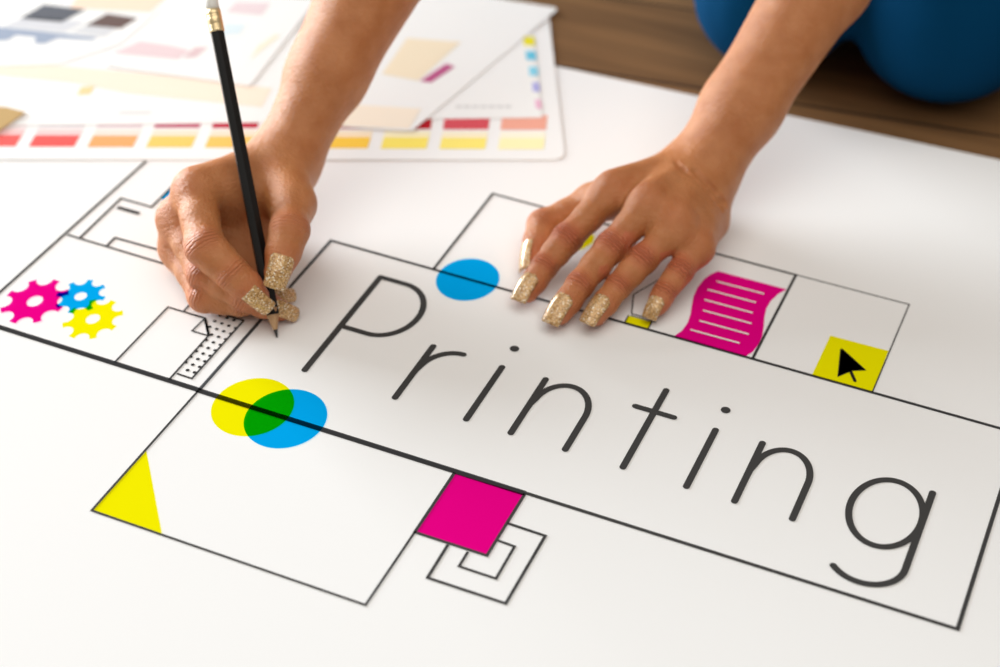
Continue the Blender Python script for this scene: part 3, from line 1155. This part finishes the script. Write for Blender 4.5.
def crease(path, r, k):
    pts = []
    for a, b in zip(path[:-1], path[1:]):
        for t in np.linspace(0, 1, 5)[:-1]:
            pts.append(surf(a[0] + (b[0] - a[0]) * t, a[1] + (b[1] - a[1]) * t))
    pts = [p for p in pts if p is not None]
    for a, b in zip(pts[:-1], pts[1:]):
        if np.linalg.norm(a - b) < .02:
            carve(a, b, r, k)


crease([(694, 170), (702, 177), (710, 185), (719, 196), (726, 207)], .0004, .0042)
crease([(676, 163), (686, 171), (697, 180), (708, 191), (717, 202), (724, 213)], .0004, .0030)

# keep everything on the paper
body = np.maximum(body, (0.0006 - z_ax)[None, None, :].astype(np.float32))

V, Q = surface_nets(body, FD.ax)
V = relax(V, Q, 2)
V[:, 2] = np.maximum(V[:, 2], 0.0005)
# keep the single largest connected piece
person = make_mesh('person', V, Q, M_SKIN)
tag(person, 'kneeling person in blue trousers leaning on one hand and writing with the other', 'person')

# crease and flush attributes around the finger joints
fs = np.zeros(len(V)); fw = np.zeros(len(V)); fl = np.zeros(len(V))


def joint_attr(J, t, n, size, amount, sig=.0042):
    near = np.where(np.abs(V - J).max(1) < size * 1.6)[0]
    d = V[near] - J
    a = d @ t
    up = (d @ n) / size
    rad_ = np.linalg.norm(d - a[:, None] * t[None], axis=1) / size
    w = np.exp(-(a / sig) ** 2) * np.clip(up * 1.6 + 0.1, 0, 1) * amount * np.clip((1.45 - rad_) / .15, 0, 1)
    m = w > fw[near]
    fs[near[m]] = a[m]; fw[near[m]] = w[m]
    f = np.exp(-(a / (sig * 1.6)) ** 2) * np.clip(up + .2, 0, 1) * .55 * amount
    fl[near] = np.maximum(fl[near], f)


def tip_flush(c, r, amount):
    near = np.where(np.abs(V - c).max(1) < r * 1.5)[0]
    d = np.linalg.norm(V[near] - c, axis=1)
    fl[near] = np.maximum(fl[near], np.clip(1.4 - d / r, 0, 1) * amount)


CV = unit(CAM - P(230, 270, .03))
for ch, rad, nrm, nk in ((LH, LR, np.array([0, 0, 1.0]), 1.7), (RH, RR_, unit(CV + np.array([-.6, 0, .1])), .9)):
    for nme, J in ch.items():
        for i in (1, 2):
            t = unit(unit(J[i] - J[i - 1]) + unit(J[i + 1] - J[i]))
            n = unit(nrm - t * (nrm @ t))
            joint_attr(J[i], t, n, rad[nme][1 if i == 1 else 3] * MM, nk * 1.15 * (1.0 if i == 1 else .8), .0046 if i == 1 else .0034)
        tip_flush(J[3], .014, .55)
        tip_flush(J[0] + nrm * .008, .011, .25)
for T, n in ((LT, np.array([-.5, -.5, .6])), (RT, CV)):
    t = unit(T[3] - T[1])
    n = unit(n - t * (n @ t))
    joint_attr(T[2], t, n, .011, .7, .005)
    tip_flush(T[3], .016, .5)
for nm, arr in (('crease_s', fs), ('crease_w', fw), ('flush', fl)):
    at = person.data.attributes.new(nm, 'FLOAT', 'POINT')
    at.data.foreach_set('value', arr.astype(np.float32))


# --- nails
def nail(cut, tip, n_hint, width, label, arch=.0012, curve=52):
    cut = np.array(cut); tip = np.array(tip)
    t = tip - cut
    Ln = np.linalg.norm(t)
    t = t / Ln
    n = unit(n_hint - t * (n_hint @ t))
    s = np.cross(t, n)
    bm = bmesh.new()
    nu, nv = 14, 13
    th = .00075
    layers = []
    for lay in (0, 1):
        rows_ = []
        for i in range(nu + 1):
            row = []
            for j in range(nv + 1):
                v = -1 + 2 * j / nv
                u0 = .20 * v * v * abs(v) ** .5
                u1 = 1 - .05 * abs(v) ** 4
                u = u0 + (u1 - u0) * i / nu
                ang = math.radians(curve) * v
                R_ = width / 2 / math.sin(math.radians(curve))
                taper = 1.0 - .10 * u * u
                x = R_ * math.sin(ang) * taper
                h = -R_ * (1 - math.cos(ang)) * taper + arch * 4 * u * (1 - u)
                h -= .0006 * (1 - u) ** 3
                p = cut + t * (Ln * u) + s * x + n * (h - th * lay)
                row.append(bm.verts.new(p))
            rows_.append(row)
        layers.append(rows_)
    for lay, rows_ in enumerate(layers):
        for i in range(nu):
            for j in range(nv):
                f = [rows_[i][j], rows_[i][j + 1], rows_[i + 1][j + 1], rows_[i + 1][j]]
                bm.faces.new(f if lay else f[::-1])
    a, b_ = layers
    for i in range(nu):
        for j in (0, nv):
            bm.faces.new((a[i][j], a[i + 1][j], b_[i + 1][j], b_[i][j]))
    for j in range(nv):
        for i in (0, nu):
            bm.faces.new((a[i][j], a[i][j + 1], b_[i][j + 1], b_[i][j]))
    bmesh.ops.recalc_face_normals(bm, faces=bm.faces[:])
    o = from_bm('fingernail', bm, M_NAIL, person, True)
    o['label'] = label
    return o


def finger_nail(J, r, n_hint, width, label, start=.56, over=.0042, drop=.75, lift=.0014):
    """a nail seated on the last finger bone, running out past the fingertip"""
    t = unit(J[3] - J[2])
    n_hint = np.array(n_hint, float)
    n = unit(n_hint - t * (n_hint @ t))
    cut = J[2] + (J[3] - J[2]) * start + n * (r[0] * MM + lift)
    tip = J[3] + t * (r[1] * MM + over) + n * (r[1] * MM * drop)
    nail(cut, tip, n, width, label, curve=math.degrees(math.asin(min(.93, width / 2 / (r[0] * MM + lift)))))


GN = 'gold glitter fingernail of the flat hand'
finger_nail(LH['index'], (7.0, 6.6), (-.12, 0, 1), .0120, GN)
finger_nail(LH['middle'], (7.4, 6.9), (-.05, 0, 1), .0130, GN)
finger_nail(LH['ring'], (6.9, 6.4), (0, 0, 1), .0116, GN)
finger_nail(LH['pinky'], (6.0, 5.6), (.05, 0, 1), .0100, GN)
finger_nail(LT, (7.6, 6.6), (-.75, -.6, .45), .0125, 'gold glitter thumbnail of the flat hand', start=.42)
GR = 'gold glitter fingernail of the writing hand'
finger_nail(RH['index'], (8.2, 7.0), CV + np.array([-.30, -.1, 0]), .0110, GR, start=.46)
finger_nail([0, 0, RT[2], RT[3]], (8.8, 7.6), CV + np.array([.05, 0, 0]), .0140, 'gold glitter thumbnail of the writing hand', start=.60, over=.0035)
finger_nail(RH['middle'], (7.0, 6.3), CV + np.array([.05, 0, .25]), .0096, GR, start=.66, over=.004)
finger_nail(RH['ring'], (6.6, 6.0), CV + np.array([.05, 0, .2]), .0090, GR, start=.66, over=.003)

# --- clothes and hair, each its own surface around the body
cx = np.arange(-.46, .12, .009); cy = np.arange(1.02, 1.74, .009); cz_ = np.arange(-.012, .62, .009)
FC = Field([cx, cy, cz_])
KL = np.array([-.144, 1.136, .068]); KR = P(776, -12, .058)
HL = PELV + s_ax * .08; HR = PELV - s_ax * .08
hips = [(HL, HR, .122, .122), (PELV, PELV + (CHEST - PELV) * .25, .128, .122)]
F = np.full([len(cx), len(cy), len(cz_)], .05, np.float32)
for K_, H_, S_, kr in ((KL, HL, np.array([-.06, 1.54, .052]), .064), (KR, HR, np.array([-.25, 1.52, .052]), .056)):
    leg_ = [(K_, K_ + (H_ - K_) * .5, kr, .074), (K_ + (H_ - K_) * .5, H_, .074, .110), (K_ + np.array([0, .01, -.006]), S_, kr - .006, .046)]
    G, Vv = FC.group(leg_ + hips, .02, pad=.03)
    sl = tuple(slice(g[0], g[1]) for g in G)
    F[sl] = np.minimum(F[sl], Vv)
F = np.maximum(F, (0.0006 - cz_)[None, None, :].astype(np.float32))
v, q_ = surface_nets(F, FC.ax)
v = relax(v, q_, 3)
v[:, 2] = np.maximum(v[:, 2], 0.0004)
make_mesh('trousers', v, q_, M_JEANS, person)['label'] = 'blue trousers on the bent knees'
mid = PELV + (CHEST - PELV) * .22
FS = Field([np.arange(-.54, .09, .009), np.arange(1.08, 1.74, .009), np.arange(.08, .70, .009)])
shirt = [(mid, CHEST, .118, .116), (mid - s_ax * .06, CHEST - s_ax * .06, .112, .102), (mid + s_ax * .06, CHEST + s_ax * .06, .112, .102),
         (CHEST, R_SH, .090, .066), (CHEST, L_SH, .090, .066), (R_SH, R_SH + (R_EL - R_SH) * .5, .064, .060), (L_SH, L_SH + (L_EL - L_SH) * .5, .064, .060),
         (CHEST, NECK + (CHEST - NECK) * .3, .088, .066)]
G, Vv = FS.group(shirt, .03, pad=.03)
F = np.full([len(a) for a in FS.ax], .05, np.float32)
F[tuple(slice(g[0], g[1]) for g in G)] = Vv
v, q_ = surface_nets(F, FS.ax)
make_mesh('shirt', relax(v, q_, 3), q_, M_SHIRT, person)
FH = Field([np.arange(-.42, -.14, .007), np.arange(1.05, 1.44, .007), np.arange(.46, .79, .007)])
hp = [(HEAD - f_dir * .012 + h_up * .012, A, (.082, .092, .092)), (HEAD - f_dir * .085 + h_up * .02, HEAD - f_dir * .105 + h_up * .035, .030, .034)]
G, Vv = FH.group(hp, .02, pad=.03)
F = np.full([len(a) for a in FH.ax], .05, np.float32)
F[tuple(slice(g[0], g[1]) for g in G)] = Vv
g3 = np.meshgrid(*FH.ax, indexing='ij')
fd = sum((g3[i] - HEAD[i]) * f_dir[i] for i in range(3)); ud = sum((g3[i] - HEAD[i]) * h_up[i] for i in range(3))
F = np.maximum(F, (fd * .9 - ud * .5 - .028).astype(np.float32))
v, q_ = surface_nets(F, FH.ax)
make_mesh('hair', relax(v, q_, 3), q_, M_HAIR, person)
for s_ in (-1, 1):
    bm = bmesh.new()
    bmesh.ops.create_uvsphere(bm, u_segments=20, v_segments=12, radius=.012)
    e_ = from_bm('eye', bm, plain('eye_white', (.8, .8, .78, 1), .2), person, True)
    e_.location = HEAD + f_dir * .0865 + h_side * .032 * s_
